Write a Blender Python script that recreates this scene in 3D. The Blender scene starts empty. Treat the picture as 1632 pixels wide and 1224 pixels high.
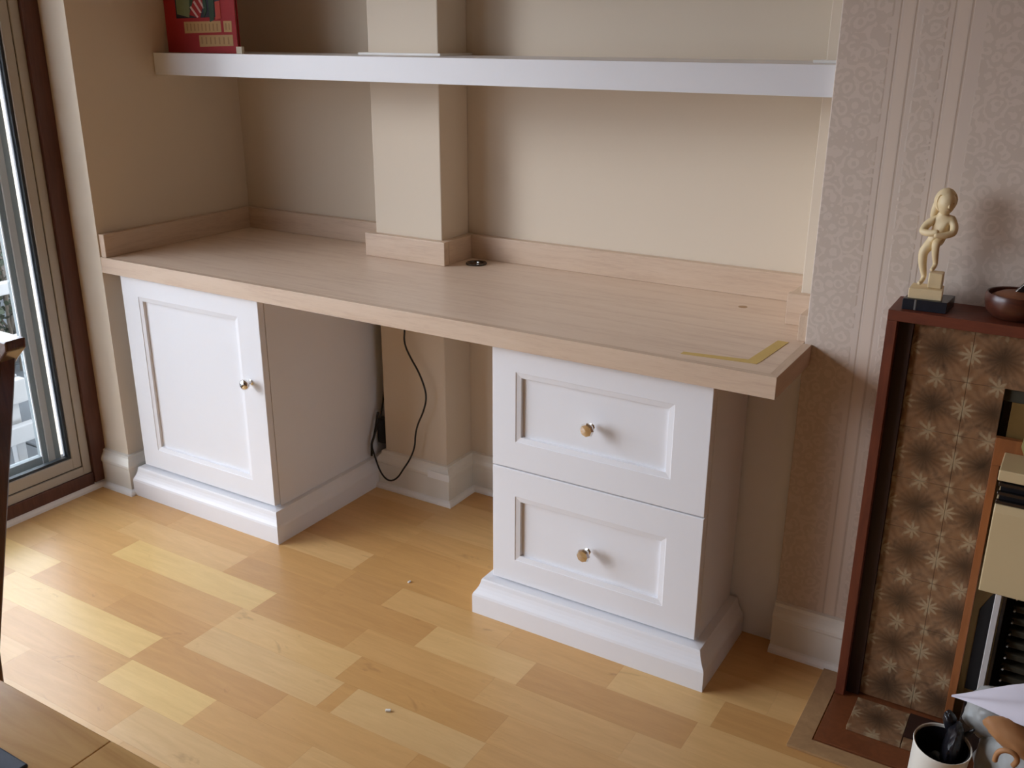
import bpy, bmesh, math, random
from mathutils import Vector, Matrix
random.seed(7)
S = bpy.context.scene
COL = S.collection
PI = math.pi

# ---------------------------------------------------------------- camera
cam = bpy.data.cameras.new('camera'); co = bpy.data.objects.new('camera', cam); COL.objects.link(co)
co.location = (2.4883, -1.7675, 1.3795); co.rotation_euler = (1.2245, -0.0035, 0.5458)
cam.sensor_width = 36; cam.lens = 1541.74*36/1632; cam.clip_start = .05
S.camera = co

# ---------------------------------------------------------------- sky, light, exposure
W = bpy.data.worlds.new('overcast_sky'); S.world = W; W.use_nodes = True
wn = W.node_tree; wn.nodes.clear()
wo = wn.nodes.new('ShaderNodeOutputWorld'); wb = wn.nodes.new('ShaderNodeBackground')
wb.inputs[0].default_value = (.905, .935, 1.0, 1); wb.inputs[1].default_value = 8.2
wn.links.new(wb.outputs[0], wo.inputs[0])
pl = bpy.data.lights.new('door_portal', 'AREA'); pl.shape = 'RECTANGLE'; pl.size = 2.1; pl.size_y = 2.85
pl.cycles.is_portal = True
po = bpy.data.objects.new('door_portal', pl); COL.objects.link(po)
po.location = (-.30, -1.44, 1.08); po.rotation_euler = (0, -PI/2, 0)
sn = bpy.data.lights.new('hazy_sun', 'SUN'); sn.energy = 1.5; sn.angle = math.radians(20); sn.color = (1, .94, .92)
so = bpy.data.objects.new('hazy_sun', sn); COL.objects.link(so); so.location = (-3, -3, 3)
so.rotation_euler = Vector((1.05, 1, -.50)).to_track_quat('-Z', 'Y').to_euler()
S.view_settings.view_transform = 'Standard'; S.view_settings.look = 'None'
S.view_settings.exposure = 0.0; S.view_settings.gamma = 1.0; S.view_settings.use_curve_mapping = False

# ---------------------------------------------------------------- node helpers
def srgb(r, g, b):
    f = lambda c: (c/255/12.92) if c/255 <= .04045 else ((c/255+.055)/1.055)**2.4
    return (f(r), f(g), f(b), 1)

class NT:
    def __init__(s, name):
        s.m = bpy.data.materials.new(name); s.m.use_nodes = True
        s.t = s.m.node_tree; s.t.nodes.clear()
        s.out = s.t.nodes.new('ShaderNodeOutputMaterial')
        s.b = s.t.nodes.new('ShaderNodeBsdfPrincipled'); s.link(s.b.outputs[0], s.out.inputs[0])
    def n(s, typ, **kw):
        x = s.t.nodes.new(typ)
        for k, v in kw.items(): setattr(x, k, v)
        return x
    def link(s, a, b): s.t.links.new(a, b)
    def set(s, inp, v):
        if hasattr(v, 'is_output') or hasattr(v, 'links'): s.link(v, inp)
        else: inp.default_value = v
    def math(s, op, a, b=None, c=None, clamp=False):
        x = s.n('ShaderNodeMath', operation=op); x.use_clamp = clamp
        for i, v in enumerate((a, b, c)):
            if v is not None: s.set(x.inputs[i], v)
        return x.outputs[0]
    def mix(s, f, a, b, mode='MIX'):
        x = s.n('ShaderNodeMix', data_type='RGBA', blend_type=mode)
        s.set(x.inputs[0], f); s.set(x.inputs[6], a); s.set(x.inputs[7], b)
        return x.outputs[2]
    def coord(s, which='Object', scale=(1, 1, 1)):
        tc = s.n('ShaderNodeTexCoord'); mp = s.n('ShaderNodeMapping')
        s.link(tc.outputs[which], mp.inputs[0]); mp.inputs['Scale'].default_value = scale
        return mp.outputs[0]
    def noise(s, vec, scale, detail=3, rough=.5, dist=0):
        x = s.n('ShaderNodeTexNoise'); s.link(vec, x.inputs['Vector'])
        x.inputs['Scale'].default_value = scale; x.inputs['Detail'].default_value = detail
        x.inputs['Roughness'].default_value = rough; x.inputs['Distortion'].default_value = dist
        return x.outputs['Fac']
    def ramp(s, f, stops):
        x = s.n('ShaderNodeValToRGB'); s.link(f, x.inputs[0]); e = x.color_ramp.elements
        while len(e) < len(stops): e.new(.5)
        for i, (p, c) in enumerate(stops):
            e[i].position = p; e[i].color = c if len(c) == 4 else (*c, 1)
        return x.outputs[0]
    def bump(s, h, strength, dist=.001):
        x = s.n('ShaderNodeBump'); s.link(h, x.inputs['Height'])
        x.inputs['Strength'].default_value = strength; x.inputs['Distance'].default_value = dist
        s.link(x.outputs[0], s.b.inputs['Normal'])
    def col(s, v): s.set(s.b.inputs['Base Color'], v)
    def p(s, **kw):
        for k, v in kw.items(): s.set(s.b.inputs[k.replace('_', ' ')], v)

def plain(name, c, rough=.5, metal=0, var=.04, scale=30, bump=0, **kw):
    n = NT(name); v = n.coord(); f = n.noise(v, scale, 4)
    d = tuple(max(0, x*(1-var)) for x in c[:3])+(1,); l = tuple(min(1, x*(1+var)) for x in c[:3])+(1,)
    n.col(n.mix(f, d, l)); n.p(Roughness=rough, Metallic=metal, **kw)
    if bump: n.bump(f, bump)
    return n.m

def wood(name, dark, light, grain=(1, 14, 14), scale=6, rough=.4, rings=.5, coat=0, bump=.06):
    n = NT(name); v = n.coord(scale=grain)
    a = n.noise(v, scale, 6, .6, 1.2); b = n.noise(v, scale*6, 3, .6)
    f = n.math('ADD', n.math('MULTIPLY', a, 1-rings*.4), n.math('MULTIPLY', b, rings*.4))
    n.col(n.ramp(f, [(.3, dark), (.7, light)])); n.p(Roughness=rough)
    if coat: n.p(Coat_Weight=coat, Coat_Roughness=.12)
    n.bump(b, bump)
    return n.m

M = {}
M['far_wall'] = plain('tan_wall_paint', srgb(160, 120, 88), .8, var=.02)
M['wall'] = plain('cream_wall_paint', srgb(226, 211, 190), .75, var=.015, scale=3)
M['ceiling'] = plain('ceiling_paint', srgb(214, 198, 172), .8, var=.01)
M['white'] = plain('white_satin_paint', srgb(240, 240, 243), .42, var=.01, scale=8)
M['skirt'] = plain('skirting_gloss_paint', srgb(236, 232, 222), .38, var=.015, scale=10)
M['bead'] = plain('white_bead', srgb(244, 242, 238), .4, var=.01)
M['patch'] = plain('white_filler', srgb(250, 250, 248), .5, var=.01)
M['void'] = plain('dark_void', (.012, .010, .010, 1), .8)
M['alu'] = plain('grey_beige_aluminium', srgb(180, 173, 162), .45, .0, var=.02)
M['alu_line'] = plain('frame_seam_line', srgb(70, 62, 52), .7)
M['alu2'] = plain('outer_grey_aluminium', srgb(122, 130, 130), .5, .0, var=.03)
M['upvc'] = plain('white_sash_reveal', srgb(246, 248, 250), .35, var=.01)
M['gasket'] = plain('black_rubber_gasket', srgb(38, 44, 50), .5)
M['chrome'] = plain('polished_chrome', (.82, .80, .77, 1), .12, 1, var=.01)
M['satin'] = plain('bright_satin_steel', (.85, .86, .88, 1), .5, .6, var=.01)
M['cable'] = plain('black_cable_rubber', (.012, .011, .010, 1), .5)
M['darkwood'] = wood('chair_dark_wood', srgb(62, 28, 18), srgb(98, 48, 30), (12, 12, 1), 5, .25, coat=.8)
M['brownframe'] = wood('timber_subframe', srgb(74, 42, 32), srgb(104, 62, 48), (14, 14, 1), 4, .5)
M['mahogany'] = wood('mahogany_veneer', srgb(92, 42, 25), srgb(118, 58, 34), (2, 12, 12), 5, .5, coat=.0)
M['mahogany_v'] = wood('mahogany_veneer_vertical', srgb(92, 42, 25), srgb(118, 58, 34), (12, 12, 1.5), 5, .5, coat=.0)
M['slip'] = wood('dark_stained_slip', srgb(38, 18, 13), srgb(52, 26, 18), (12, 12, 1.5), 5, .5)
M['hearth_wood'] = wood('hearth_board_wood', srgb(110, 62, 36), srgb(134, 78, 46), (10, 10, 10), 3, .4)
M['oak_trim'] = wood('pale_oak_trim', srgb(160, 124, 86), srgb(184, 148, 106), (8, 8, 8), 3, .4)
M['copper'] = wood('copper_brown_strip', srgb(126, 74, 40), srgb(156, 96, 54), (8, 8, 1), 3, .4)
M['marble_black'] = plain('black_marble', (.02, .022, .03, 1), .25, var=.4, scale=60)
M['marble_vein'] = plain('pale_marble_vein', srgb(120, 118, 116), .3)
M['ivory'] = plain('ivory_resin', srgb(234, 212, 168), .5, var=.07, scale=60, bump=.2)
M['bowl'] = wood('brown_turned_bowl', srgb(64, 32, 22), srgb(92, 48, 32), (6, 6, 14), 6, .35, coat=.2)
M['bowl_in'] = wood('bowl_contents', srgb(110, 66, 42), srgb(140, 90, 60), (6, 6, 6), 6, .5)
M['darkmetal'] = plain('dark_shiny_metal', (.10, .09, .085, 1), .25, .9)
M['cream_enamel'] = plain('cream_enamel', srgb(204, 182, 140), .4, var=.02)
M['black_enamel'] = plain('black_enamel', (.012, .012, .014, 1), .3)
M['olive'] = plain('olive_gold_panel', srgb(120, 92, 48), .5, .2, var=.08)
M['radiant'] = plain('fireclay_radiant', srgb(62, 58, 44), .8, var=.3, scale=50, bump=.3)
M['greenglaze'] = plain('olive_green_glaze', srgb(128, 118, 72), .35, var=.1)
M['tub'] = plain('white_tub_plastic', srgb(236, 234, 224), .35, var=.01)
M['bagblack'] = plain('black_plastic', (.012, .011, .014, 1), .3, var=.3, bump=.4)
M['blueglass'] = plain('blue_grey_plastic', srgb(70, 84, 104), .3, var=.2)
M['paper'] = plain('white_paper', srgb(216, 210, 220), .7, var=.02)
M['orange_peel'] = plain('orange_brown_packaging', srgb(178, 128, 84), .6, var=.12, scale=20)
M['mat'] = plain('blue_grey_placemat', srgb(58, 66, 84), .6, var=.1, scale=200)
M['tape'] = plain('yellow_tape', srgb(220, 190, 112), .6, var=.05)
M['brick'] = plain('red_brick', srgb(104, 62, 48), .9, var=.15, scale=25, bump=.4)
M['mortar'] = plain('mortar', srgb(84, 74, 64), .95, var=.1)
M['stone'] = plain('white_garden_paint', srgb(150, 152, 152), .6, var=.03)
M['paving'] = plain('grey_paving', srgb(64, 68, 70), .9, var=.15, scale=12)
M['fence'] = wood('weathered_fence', srgb(56, 48, 40), srgb(86, 76, 66), (10, 10, 1), 5, .8)
M['twig'] = plain('pale_twigs', srgb(84, 76, 64), .9, var=.2)
M['leaf'] = plain('shrub_leaf', srgb(44, 54, 34), .6, var=.3)
M['bluepot'] = plain('blue_grey_glaze', srgb(62, 78, 88), .4, var=.15, scale=10)
M['debris'] = plain('white_crumb', srgb(240, 238, 230), .6)
M['bookred'] = plain('red_book_cover', srgb(168, 34, 38), .65, var=.06)
M['bookpages'] = plain('book_pages', srgb(226, 214, 190), .8)
M['titleblock'] = plain('tan_title_block', srgb(196, 158, 104), .6, var=.04)
M['titleink'] = plain('tan_title_lettering', srgb(170, 128, 82), .6)
M['pic_green'] = plain('picture_green', srgb(38, 70, 48), .5, var=.3, scale=60)
M['pic_sage'] = plain('picture_sage', srgb(122, 132, 92), .5, var=.2, scale=60)
M['pic_navy'] = plain('picture_navy', srgb(34, 36, 52), .5, var=.2)
M['pic_orange'] = plain('picture_orange_red', srgb(196, 62, 40), .5)
M['pic_stripe'] = plain('picture_white_stripe', srgb(222, 190, 184), .5)

def floor_mat():
    n = NT('maple_strip_floor')
    oi = n.n('ShaderNodeObjectInfo'); v = n.coord(scale=(1, 9, 9))
    off = n.n('ShaderNodeVectorMath', operation='ADD'); n.link(v, off.inputs[0])
    cm = n.n('ShaderNodeCombineXYZ')
    n.link(n.math('MULTIPLY', oi.outputs['Random'], 37.), cm.inputs[0]); n.link(n.math('MULTIPLY', oi.outputs['Random'], 11.), cm.inputs[1])
    n.link(cm.outputs[0], off.inputs[1])
    a = n.noise(off.outputs[0], 4.5, 5, .6, 1.0); b = n.noise(off.outputs[0], 28, 3, .6)
    sh = n.math('ADD', n.math('MULTIPLY', a, .42), n.math('MULTIPLY', b, .10))
    k = n.ramp(sh, [(.14, (.86, .82, .76)), (.40, (1.04, 1.04, 1.04))])
    c = n.mix(1., oi.outputs['Color'], k, 'MULTIPLY')
    # small knots / mineral streaks
    vk = n.n('ShaderNodeTexNoise'); mp = n.coord('Object', (3, 7, 3))
    o2 = n.n('ShaderNodeVectorMath', operation='ADD'); n.link(mp, o2.inputs[0]); n.link(cm.outputs[0], o2.inputs[1])
    kn = n.noise(o2.outputs[0], 1.5, 4, .65, 1.5)
    c = n.mix(n.ramp(kn, [(.64, (0, 0, 0)), (.78, (.5, .5, .5))]), c, srgb(150, 104, 62), 'MIX')
    n.col(c); n.p(Roughness=.40, Coat_Weight=.25, Coat_Roughness=.26); n.bump(b, .04)
    return n.m
M['floor'] = floor_mat()

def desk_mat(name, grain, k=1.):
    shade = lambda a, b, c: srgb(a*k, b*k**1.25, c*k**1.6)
    n = NT(name); v = n.coord(scale=grain)
    a = n.noise(v, 3.2, 6, .62, .6); b = n.noise(v, 26, 4, .6)
    f = n.math('ADD', n.math('MULTIPLY', a, .65), n.math('MULTIPLY', b, .35))
    c = n.ramp(f, [(.30, shade(212, 184, 162)), (.5, shade(231, 208, 186)), (.68, shade(237, 215, 195))])
    n.col(c); n.p(Roughness=.36); n.bump(b, .05)
    return n.m
M['oak'] = desk_mat('limed_oak_laminate', (1, 13, 13))
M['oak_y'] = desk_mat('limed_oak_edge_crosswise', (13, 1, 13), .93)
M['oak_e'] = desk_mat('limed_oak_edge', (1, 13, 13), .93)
M['oak_z'] = desk_mat('limed_oak_end', (13, 13, 13))

def table_mat():
    n = NT('polished_table_wood'); v = n.coord(scale=(1, 10, 10))
    a = n.noise(v, 4, 6, .6, 1)
    n.col(n.ramp(a, [(.3, srgb(206, 158, 98)), (.7, srgb(232, 188, 124))])); n.p(Roughness=.18, Coat_Weight=.6, Coat_Roughness=.08)
    return n.m
M['table'] = table_mat()

def wallpaper():
    n = NT('damask_stripe_wallpaper')
    tc = n.n('ShaderNodeTexCoord'); sp = n.n('ShaderNodeSeparateXYZ'); n.link(tc.outputs['Object'], sp.inputs[0])
    X, Z = sp.outputs[0], sp.outputs[2]
    P = .41
    u = n.math('FRACT', n.math('DIVIDE', n.math('SUBTRACT', X, 2.254-P), P))       # 0 at start of the wide field
    um = n.math('MULTIPLY', u, P)
    def band(a, b, e=.003):
        lo = n.math('DIVIDE', n.math('SUBTRACT', um, a-e/2), e, clamp=True)
        hi = n.math('DIVIDE', n.math('SUBTRACT', b+e/2, um), e, clamp=True)
        return n.math('MULTIPLY', lo, hi)
    wide = band(.0, .25); chain = band(.303, .346)
    # scrollwork: rings of warped cells
    cb = n.n('ShaderNodeCombineXYZ'); n.link(X, cb.inputs[0]); n.link(Z, cb.inputs[1])
    nz = n.n('ShaderNodeTexNoise'); nz.inputs['Scale'].default_value = 14; nz.inputs['Detail'].default_value = 2; n.link(cb.outputs[0], nz.inputs['Vector'])
    wv = n.n('ShaderNodeVectorMath', operation='MULTIPLY_ADD'); n.link(nz.outputs['Color'], wv.inputs[0]); wv.inputs[1].default_value = (.022, .022, 0); n.link(cb.outputs[0], wv.inputs[2])
    vo = n.n('ShaderNodeTexVoronoi'); vo.inputs['Scale'].default_value = 36; n.link(wv.outputs[0], vo.inputs['Vector'])
    ring = n.math('SINE', n.math('MULTIPLY', vo.outputs['Distance'], 16.))
    vo2 = n.n('ShaderNodeTexVoronoi'); vo2.inputs['Scale'].default_value = 110; n.link(wv.outputs[0], vo2.inputs['Vector'])
    pat = n.math('ADD', n.math('MULTIPLY', ring, .5), n.math('MULTIPLY', n.math('SUBTRACT', vo2.outputs['Distance'], .35), 1.2))
    pat = n.math('GREATER_THAN', pat, .12)
    mask = n.math('MULTIPLY', pat, n.math('MAXIMUM', wide, chain))
    lines = n.math('MAXIMUM', n.math('MAXIMUM', band(.262, .265, .001), band(.289, .293, .001)), n.math('MAXIMUM', band(.356, .359, .001), band(.384, .388, .001)))
    base = n.mix(n.math('MAXIMUM', band(.268, .286), band(.362, .381)), srgb(220, 204, 190), srgb(226, 209, 193))
    c = n.mix(mask, base, srgb(211, 195, 180)); c = n.mix(n.math('MULTIPLY', lines, .6), c, srgb(188, 168, 148))
    n.col(c); n.p(Roughness=.6)
    h = n.math('ADD', mask, n.math('MULTIPLY', lines, -.8))
    n.bump(h, .35, .0012)
    return n.m
M['paper_wall'] = wallpaper()

def tile_mat():
    n = NT('brown_star_glazed_tile')
    tc = n.n('ShaderNodeTexCoord'); sp = n.n('ShaderNodeSeparateXYZ'); n.link(tc.outputs['Object'], sp.inputs[0])
    u = n.math('DIVIDE', sp.outputs[0], .054); v = n.math('DIVIDE', sp.outputs[2], .054)
    au, av = n.math('ABSOLUTE', u), n.math('ABSOLUTE', v)
    ln = lambda a, b: n.math('SQRT', n.math('ADD', n.math('MULTIPLY', a, a), n.math('MULTIPLY', b, b)))
    r = ln(u, v); ou, ov = n.math('SUBTRACT', 1., au), n.math('SUBTRACT', 1., av)
    nz = n.noise(tc.outputs['Object'], 90, 4, .6); nz2 = n.noise(tc.outputs['Object'], 35, 3, .6)
    th = n.math('ARCTAN2', u, v)
    streak = n.math('SINE', n.math('ADD', n.math('MULTIPLY', th, 18.), n.math('MULTIPLY', nz2, 9.)))
    base = n.mix(n.math('MULTIPLY_ADD', streak, .3, .5, clamp=True), srgb(98, 66, 42), srgb(140, 104, 74))
    base = n.mix(n.math('MULTIPLY', nz, .7), base, srgb(156, 126, 98))
    ofs = n.n('ShaderNodeVectorMath', operation='ADD'); oi = n.n('ShaderNodeObjectInfo'); n.link(tc.outputs['Object'], ofs.inputs[0]); n.link(oi.outputs['Location'], ofs.inputs[1])
    bl = n.noise(ofs.outputs[0], 26, 4, .65, .6)
    base = n.mix(n.ramp(bl, [(.42, (0, 0, 0)), (.70, (.4, .4, .4))]), base, srgb(134, 88, 50))
    base = n.mix(n.ramp(bl, [(.30, (.6, .6, .6)), (.46, (0, 0, 0))]), base, srgb(66, 46, 34))
    def star(a, b, ph, size, k):
        d = ln(a, b); t = n.math('ARCTAN2', a, b)
        w = n.math('ADD', size, n.math('MULTIPLY', n.math('SINE', n.math('ADD', n.math('MULTIPLY', t, k), ph)), size*.42))
        w = n.math('ADD', w, n.math('MULTIPLY', n.math('SUBTRACT', nz, .5), .55))
        return n.math('DIVIDE', n.math('SUBTRACT', w, d), .16, clamp=True)
    s = n.math('MAXIMUM', star(ou, v, .4, .34, 9.), n.math('MAXIMUM', star(u, ov, 1.4, .30, 7.), star(ou, ov, 0., .20, 3.)))
    pale = n.mix(nz, srgb(190, 172, 138), srgb(146, 124, 96))
    c = n.mix(n.math('MULTIPLY', s, .78), base, pale)
    dk = n.math('SUBTRACT', 1.0, n.math('MULTIPLY', n.math('ADD', r, n.math('MULTIPLY', n.math('SUBTRACT', nz2, .5), .5)), 1.35), clamp=True)
    dk = n.math('POWER', dk, .8)
    c = n.mix(n.math('MULTIPLY', dk, .85), c, srgb(44, 34, 26))
    n.col(c); n.p(Roughness=.3)
    n.bump(nz, .15)
    return n.m
M['tile'] = tile_mat()

def glass_mat(name, tint=(.945, .962, .98, 1), refl=.10):
    m = bpy.data.materials.new(name); m.use_nodes = True; t = m.node_tree; t.nodes.clear()
    o = t.nodes.new('ShaderNodeOutputMaterial'); mx = t.nodes.new('ShaderNodeMixShader')
    tr = t.nodes.new('ShaderNodeBsdfTransparent'); tr.inputs[0].default_value = tint
    gl = t.nodes.new('ShaderNodeBsdfGlossy'); gl.inputs['Roughness'].default_value = .02
    lw = t.nodes.new('ShaderNodeLayerWeight'); lw.inputs[0].default_value = .25
    ml = t.nodes.new('ShaderNodeMath'); ml.operation = 'MULTIPLY'; ml.inputs[1].default_value = refl*4
    t.links.new(lw.outputs['Fresnel'], ml.inputs[0]); t.links.new(ml.outputs[0], mx.inputs[0])
    t.links.new(tr.outputs[0], mx.inputs[1]); t.links.new(gl.outputs[0], mx.inputs[2]); t.links.new(mx.outputs[0], o.inputs[0])
    return m
M['glass'] = glass_mat('door_glass')

def bag_mat():
    n = NT('translucent_carrier_bag'); v = n.coord()
    f = n.noise(v, 12, 4, .6, 1)
    n.col(n.mix(f, srgb(150, 150, 146), srgb(186, 186, 184))); n.p(Roughness=.35, Alpha=.82)
    n.bump(f, .6, .004)
    return n.m
M['bag'] = bag_mat()

# ---------------------------------------------------------------- mesh helpers
class MB:
    def __init__(s): s.v = []; s.f = []
    def box(s, x0, x1, y0, y1, z0, z1):
        b = len(s.v)
        s.v += [(x0, y0, z0), (x1, y0, z0), (x1, y1, z0), (x0, y1, z0), (x0, y0, z1), (x1, y0, z1), (x1, y1, z1), (x0, y1, z1)]
        s.f += [tuple(b+i for i in q) for q in ((3, 2, 1, 0), (4, 5, 6, 7), (0, 1, 5, 4), (1, 2, 6, 5), (2, 3, 7, 6), (3, 0, 4, 7))]
        return s
    def prism(s, poly, a, b, fn):
        """poly: 2-D outline, extruded from a to b; fn(p, q, t) -> xyz"""
        n = len(poly); k = len(s.v)
        s.v += [fn(p, q, a) for p, q in poly] + [fn(p, q, b) for p, q in poly]
        s.f += [tuple(k+i for i in range(n))[::-1], tuple(k+n+i for i in range(n))]
        s.f += [(k+i, k+(i+1) % n, k+n+(i+1) % n, k+n+i) for i in range(n)]
        return s
    def lathe(s, prof, c=(0, 0, 0), n=32, axis='z', closed=False):
        k = len(s.v); m = len(prof)
        for r, h in prof:
            for i in range(n):
                t = 2*PI*i/n; a, b = r*math.cos(t), r*math.sin(t)
                p = {'z': (a, b, h), 'y': (a, h, b), 'x': (h, a, b)}[axis]
                s.v.append((c[0]+p[0], c[1]+p[1], c[2]+p[2]))
        for j in range(m-1):
            for i in range(n):
                s.f.append((k+j*n+i, k+j*n+(i+1) % n, k+(j+1)*n+(i+1) % n, k+(j+1)*n+i))
        s.f.append(tuple(k+i for i in range(n))[::-1]); s.f.append(tuple(k+(m-1)*n+i for i in range(n)))
        return s
    def sweep(s, path, prof):
        """sweep a profile (outward, z) round a horizontal mitred path of (x, y, nx, ny) - outward mitre normals"""
        k = len(s.v); m = len(prof)
        for x, y, nx, ny in path:
            for d, z in prof: s.v.append((x+nx*d, y+ny*d, z))
        for j in range(len(path)-1):
            for i in range(m):
                s.f.append((k+j*m+i, k+j*m+(i+1) % m, k+(j+1)*m+(i+1) % m, k+(j+1)*m+i))
        s.f.append(tuple(k+i for i in range(m))[::-1]); s.f.append(tuple(k+(len(path)-1)*m+i for i in range(m)))
        return s
    def build(s, name, mat, parent=None, bevel=0, smooth=False, loc=None, org=None, seg=2):
        me = bpy.data.meshes.new(name)
        v = s.v
        if org: v = [(a-org[0], b-org[1], c-org[2]) for a, b, c in v]
        me.from_pydata(v, [], s.f); me.update()
        bm = bmesh.new(); bm.from_mesh(me)
        bmesh.ops.recalc_face_normals(bm, faces=bm.faces)
        if bevel:
            ed = [e for e in bm.edges if len(e.link_faces) == 2 and e.calc_face_angle(0) > .6]
            bmesh.ops.bevel(bm, geom=ed, offset=bevel, segments=seg, affect='EDGES', profile=.5, clamp_overlap=True)
        if smooth:
            for f in bm.faces: f.smooth = True
            for e in bm.edges:
                if len(e.link_faces) == 2 and e.calc_face_angle(0) > .7: e.smooth = False
        bm.to_mesh(me); bm.free()
        me.materials.append(M[mat] if isinstance(mat, str) else mat)
        o = bpy.data.objects.new(name, me); COL.objects.link(o)
        if org: o.location = org
        if loc: o.location = loc
        if parent: link(o, parent)
        return o

def world_of(o):
    m = o.matrix_basis.copy()
    if o.parent: m = world_of(o.parent) @ m
    return m
def link(o, parent):
    """parent an object whose matrix_basis is given in world space, keeping it where it stands"""
    w = o.matrix_basis.copy(); o.parent = parent
    o.matrix_basis = world_of(parent).inverted() @ w

def empty(name, loc=(0, 0, 0), rz=0):
    o = bpy.data.objects.new(name, None); COL.objects.link(o); o.location = loc; o.rotation_euler = (0, 0, rz)
    o.empty_display_size = .05
    return o
def tag(o, label, cat, group=None):
    o['label'] = label; o['category'] = cat
    if group: o['group'] = group
    return o
def struct(o): o['kind'] = 'structure'; return o
def box(name, mat, x0, x1, y0, y1, z0, z1, parent=None, bevel=0, **k):
    return MB().box(x0, x1, y0, y1, z0, z1).build(name, mat, parent, bevel, **k)
def tube(name, pts, r, mat, parent=None, res=8, cyc=False):
    cu = bpy.data.curves.new(name, 'CURVE'); cu.dimensions = '3D'; sp = cu.splines.new('NURBS')
    sp.points.add(len(pts)-1)
    for i, p in enumerate(pts): sp.points[i].co = (*p, 1)
    sp.order_u = 3; sp.use_endpoint_u = True; cu.bevel_depth = r; cu.bevel_resolution = 3; cu.resolution_u = 5; cu.use_fill_caps = True
    tmp = bpy.data.objects.new('tmp', cu); COL.objects.link(tmp)
    dg = bpy.context.evaluated_depsgraph_get(); me = bpy.data.meshes.new_from_object(tmp.evaluated_get(dg))
    bpy.data.objects.remove(tmp)
    me.name = name; me.materials.clear(); me.materials.append(M[mat])
    for p in me.polygons: p.use_smooth = True
    o = bpy.data.objects.new(name, me); COL.objects.link(o)
    if parent: link(o, parent)
    return o
def skin(name, verts, edges, mat, parent=None, levels=2, voxel=None):
    """verts: (x,y,z,r)"""
    me = bpy.data.meshes.new(name); me.from_pydata([v[:3] for v in verts], edges, []); me.update()
    o = bpy.data.objects.new(name, me); COL.objects.link(o)
    m = o.modifiers.new('skin', 'SKIN'); m.use_smooth_shade = True
    for i, v in enumerate(verts):
        sv = me.skin_vertices[0].data[i]; r = v[3]; sv.radius = (r, r) if not isinstance(r, tuple) else r
        sv.use_root = (i == 0)
    o.modifiers.new('sub', 'SUBSURF').levels = levels; o.modifiers['sub'].render_levels = levels
    dg = bpy.context.evaluated_depsgraph_get(); me2 = bpy.data.meshes.new_from_object(o.evaluated_get(dg))
    bpy.data.objects.remove(o)
    me2.name = name; me2.materials.clear(); me2.materials.append(M[mat])
    for p in me2.polygons: p.use_smooth = True
    o = bpy.data.objects.new(name, me2); COL.objects.link(o)
    if parent: link(o, parent)
    return o

# ---------------------------------------------------------------- dimensions (metres, read off the photograph)
H, T, DW = .760, .0457, 2.0142          # worktop height, thickness, right end
YR, YB = .250, .6002                    # chimney breast face, alcove back wall
XR = 1.9988                             # chimney breast left corner
YP, XP1, XP2 = .4627, .6646, .9031      # pier
WX = -.13                               # plane of the patio door wall
CH = 2.40

# ---------------------------------------------------------------- room shell
struct(box('ceiling', 'ceiling', -.40, 4.25, -4.25, .85, CH, CH+.1))
lw = MB().box(-.38, 0, 0, .85, 0, CH).box(-.38, WX, -2.90, 0, 2.12, CH).box(-.38, WX, -4.25, -2.90, 0, CH)
struct(lw.build('wall_left', 'wall'))
struct(box('wall_back', 'wall', 0, 2.3, YB, .85, 0, CH))
struct(box('wall_pier', 'wall', XP1, XP2, YP, YB, 0, CH, bevel=.003))
struct(MB().box(1.942, XR-.001, .40, YB, 0, CH).build('wall_pier_right', 'wall', bevel=.002))
struct(box('wall_breast', 'paper_wall', XR, 4.0, YR, .85, 0, CH, bevel=.002))
struct(box('wall_right', 'far_wall', 4.0, 4.25, -4.25, .85, 0, CH))
struct(box('wall_front', 'far_wall', -.40, 4.25, -4.25, -4.0, 0, CH))
# filler panel that closes the alcove below the worktop, flush with the breast
struct(box('trim_1', 'white', 1.862, XR-.002, .268, .285, 0, H-T, bevel=.001))

# ---------------------------------------------------------------- floor of separate strips
fl = struct(box('floor', 'void', -.38, 4.25, -4.25, .85, -.12, -.012))
P0, PW = -.010, .097
tones = [srgb(222, 175, 112), srgb(226, 181, 118), srgb(218, 169, 106), srgb(230, 187, 126), srgb(214, 165, 102), srgb(224, 179, 117), srgb(228, 185, 124)]
LIGHT, YELL, DARK, MID, PALE = srgb(232, 191, 129), srgb(238, 201, 132), srgb(212, 163, 102), srgb(221, 174, 112), srgb(228, 189, 131)
forced = {   # row index (downwards from y=-.010): (x0, x1, colour)
    0: [(.28, .62, MID), (.932, 1.09, DARK), (1.44, 1.732, MID), (1.732, 1.977, LIGHT), (1.977, 2.35, DARK)],
    1: [(.62, .932, DARK), (.932, 1.27, DARK), (1.27, 1.553, LIGHT), (1.553, 1.95, DARK)],
    2: [(-.05, .283, MID), (.283, .824, YELL), (.824, 1.13, DARK), (1.13, 1.5, MID)],
    3: [(.05, .45, MID), (.45, .80, MID), (.80, 1.19, LIGHT)],
    4: [(-.10, .20, YELL), (.50, .80, DARK), (.80, 1.22, PALE), (1.26, 1.60, PALE), (1.60, 2.0, MID)],
    5: [(.14, .73, YELL), (.73, 1.14, DARK), (1.14, 1.5, MID)],
    6: [(.30, .74, MID), (.74, 1.02, YELL), (1.02, 1.3, MID)],
    7: [(.5, .9, MID), (.9, 1.3, PALE)],
}
plank_bin = {}
def plank(x0, x1, y0, y1, c):
    g = .00012
    m = MB().box(x0+g, x1-g, y0+g, y1-g, -.012, 0)
    o = m.build('floor_plank', 'floor', None, org=((x0+x1)/2, (y0+y1)/2, 0), bevel=0)
    link(o, fl); o.color = c
rows_y = []
k = 0
far = MB()
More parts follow.
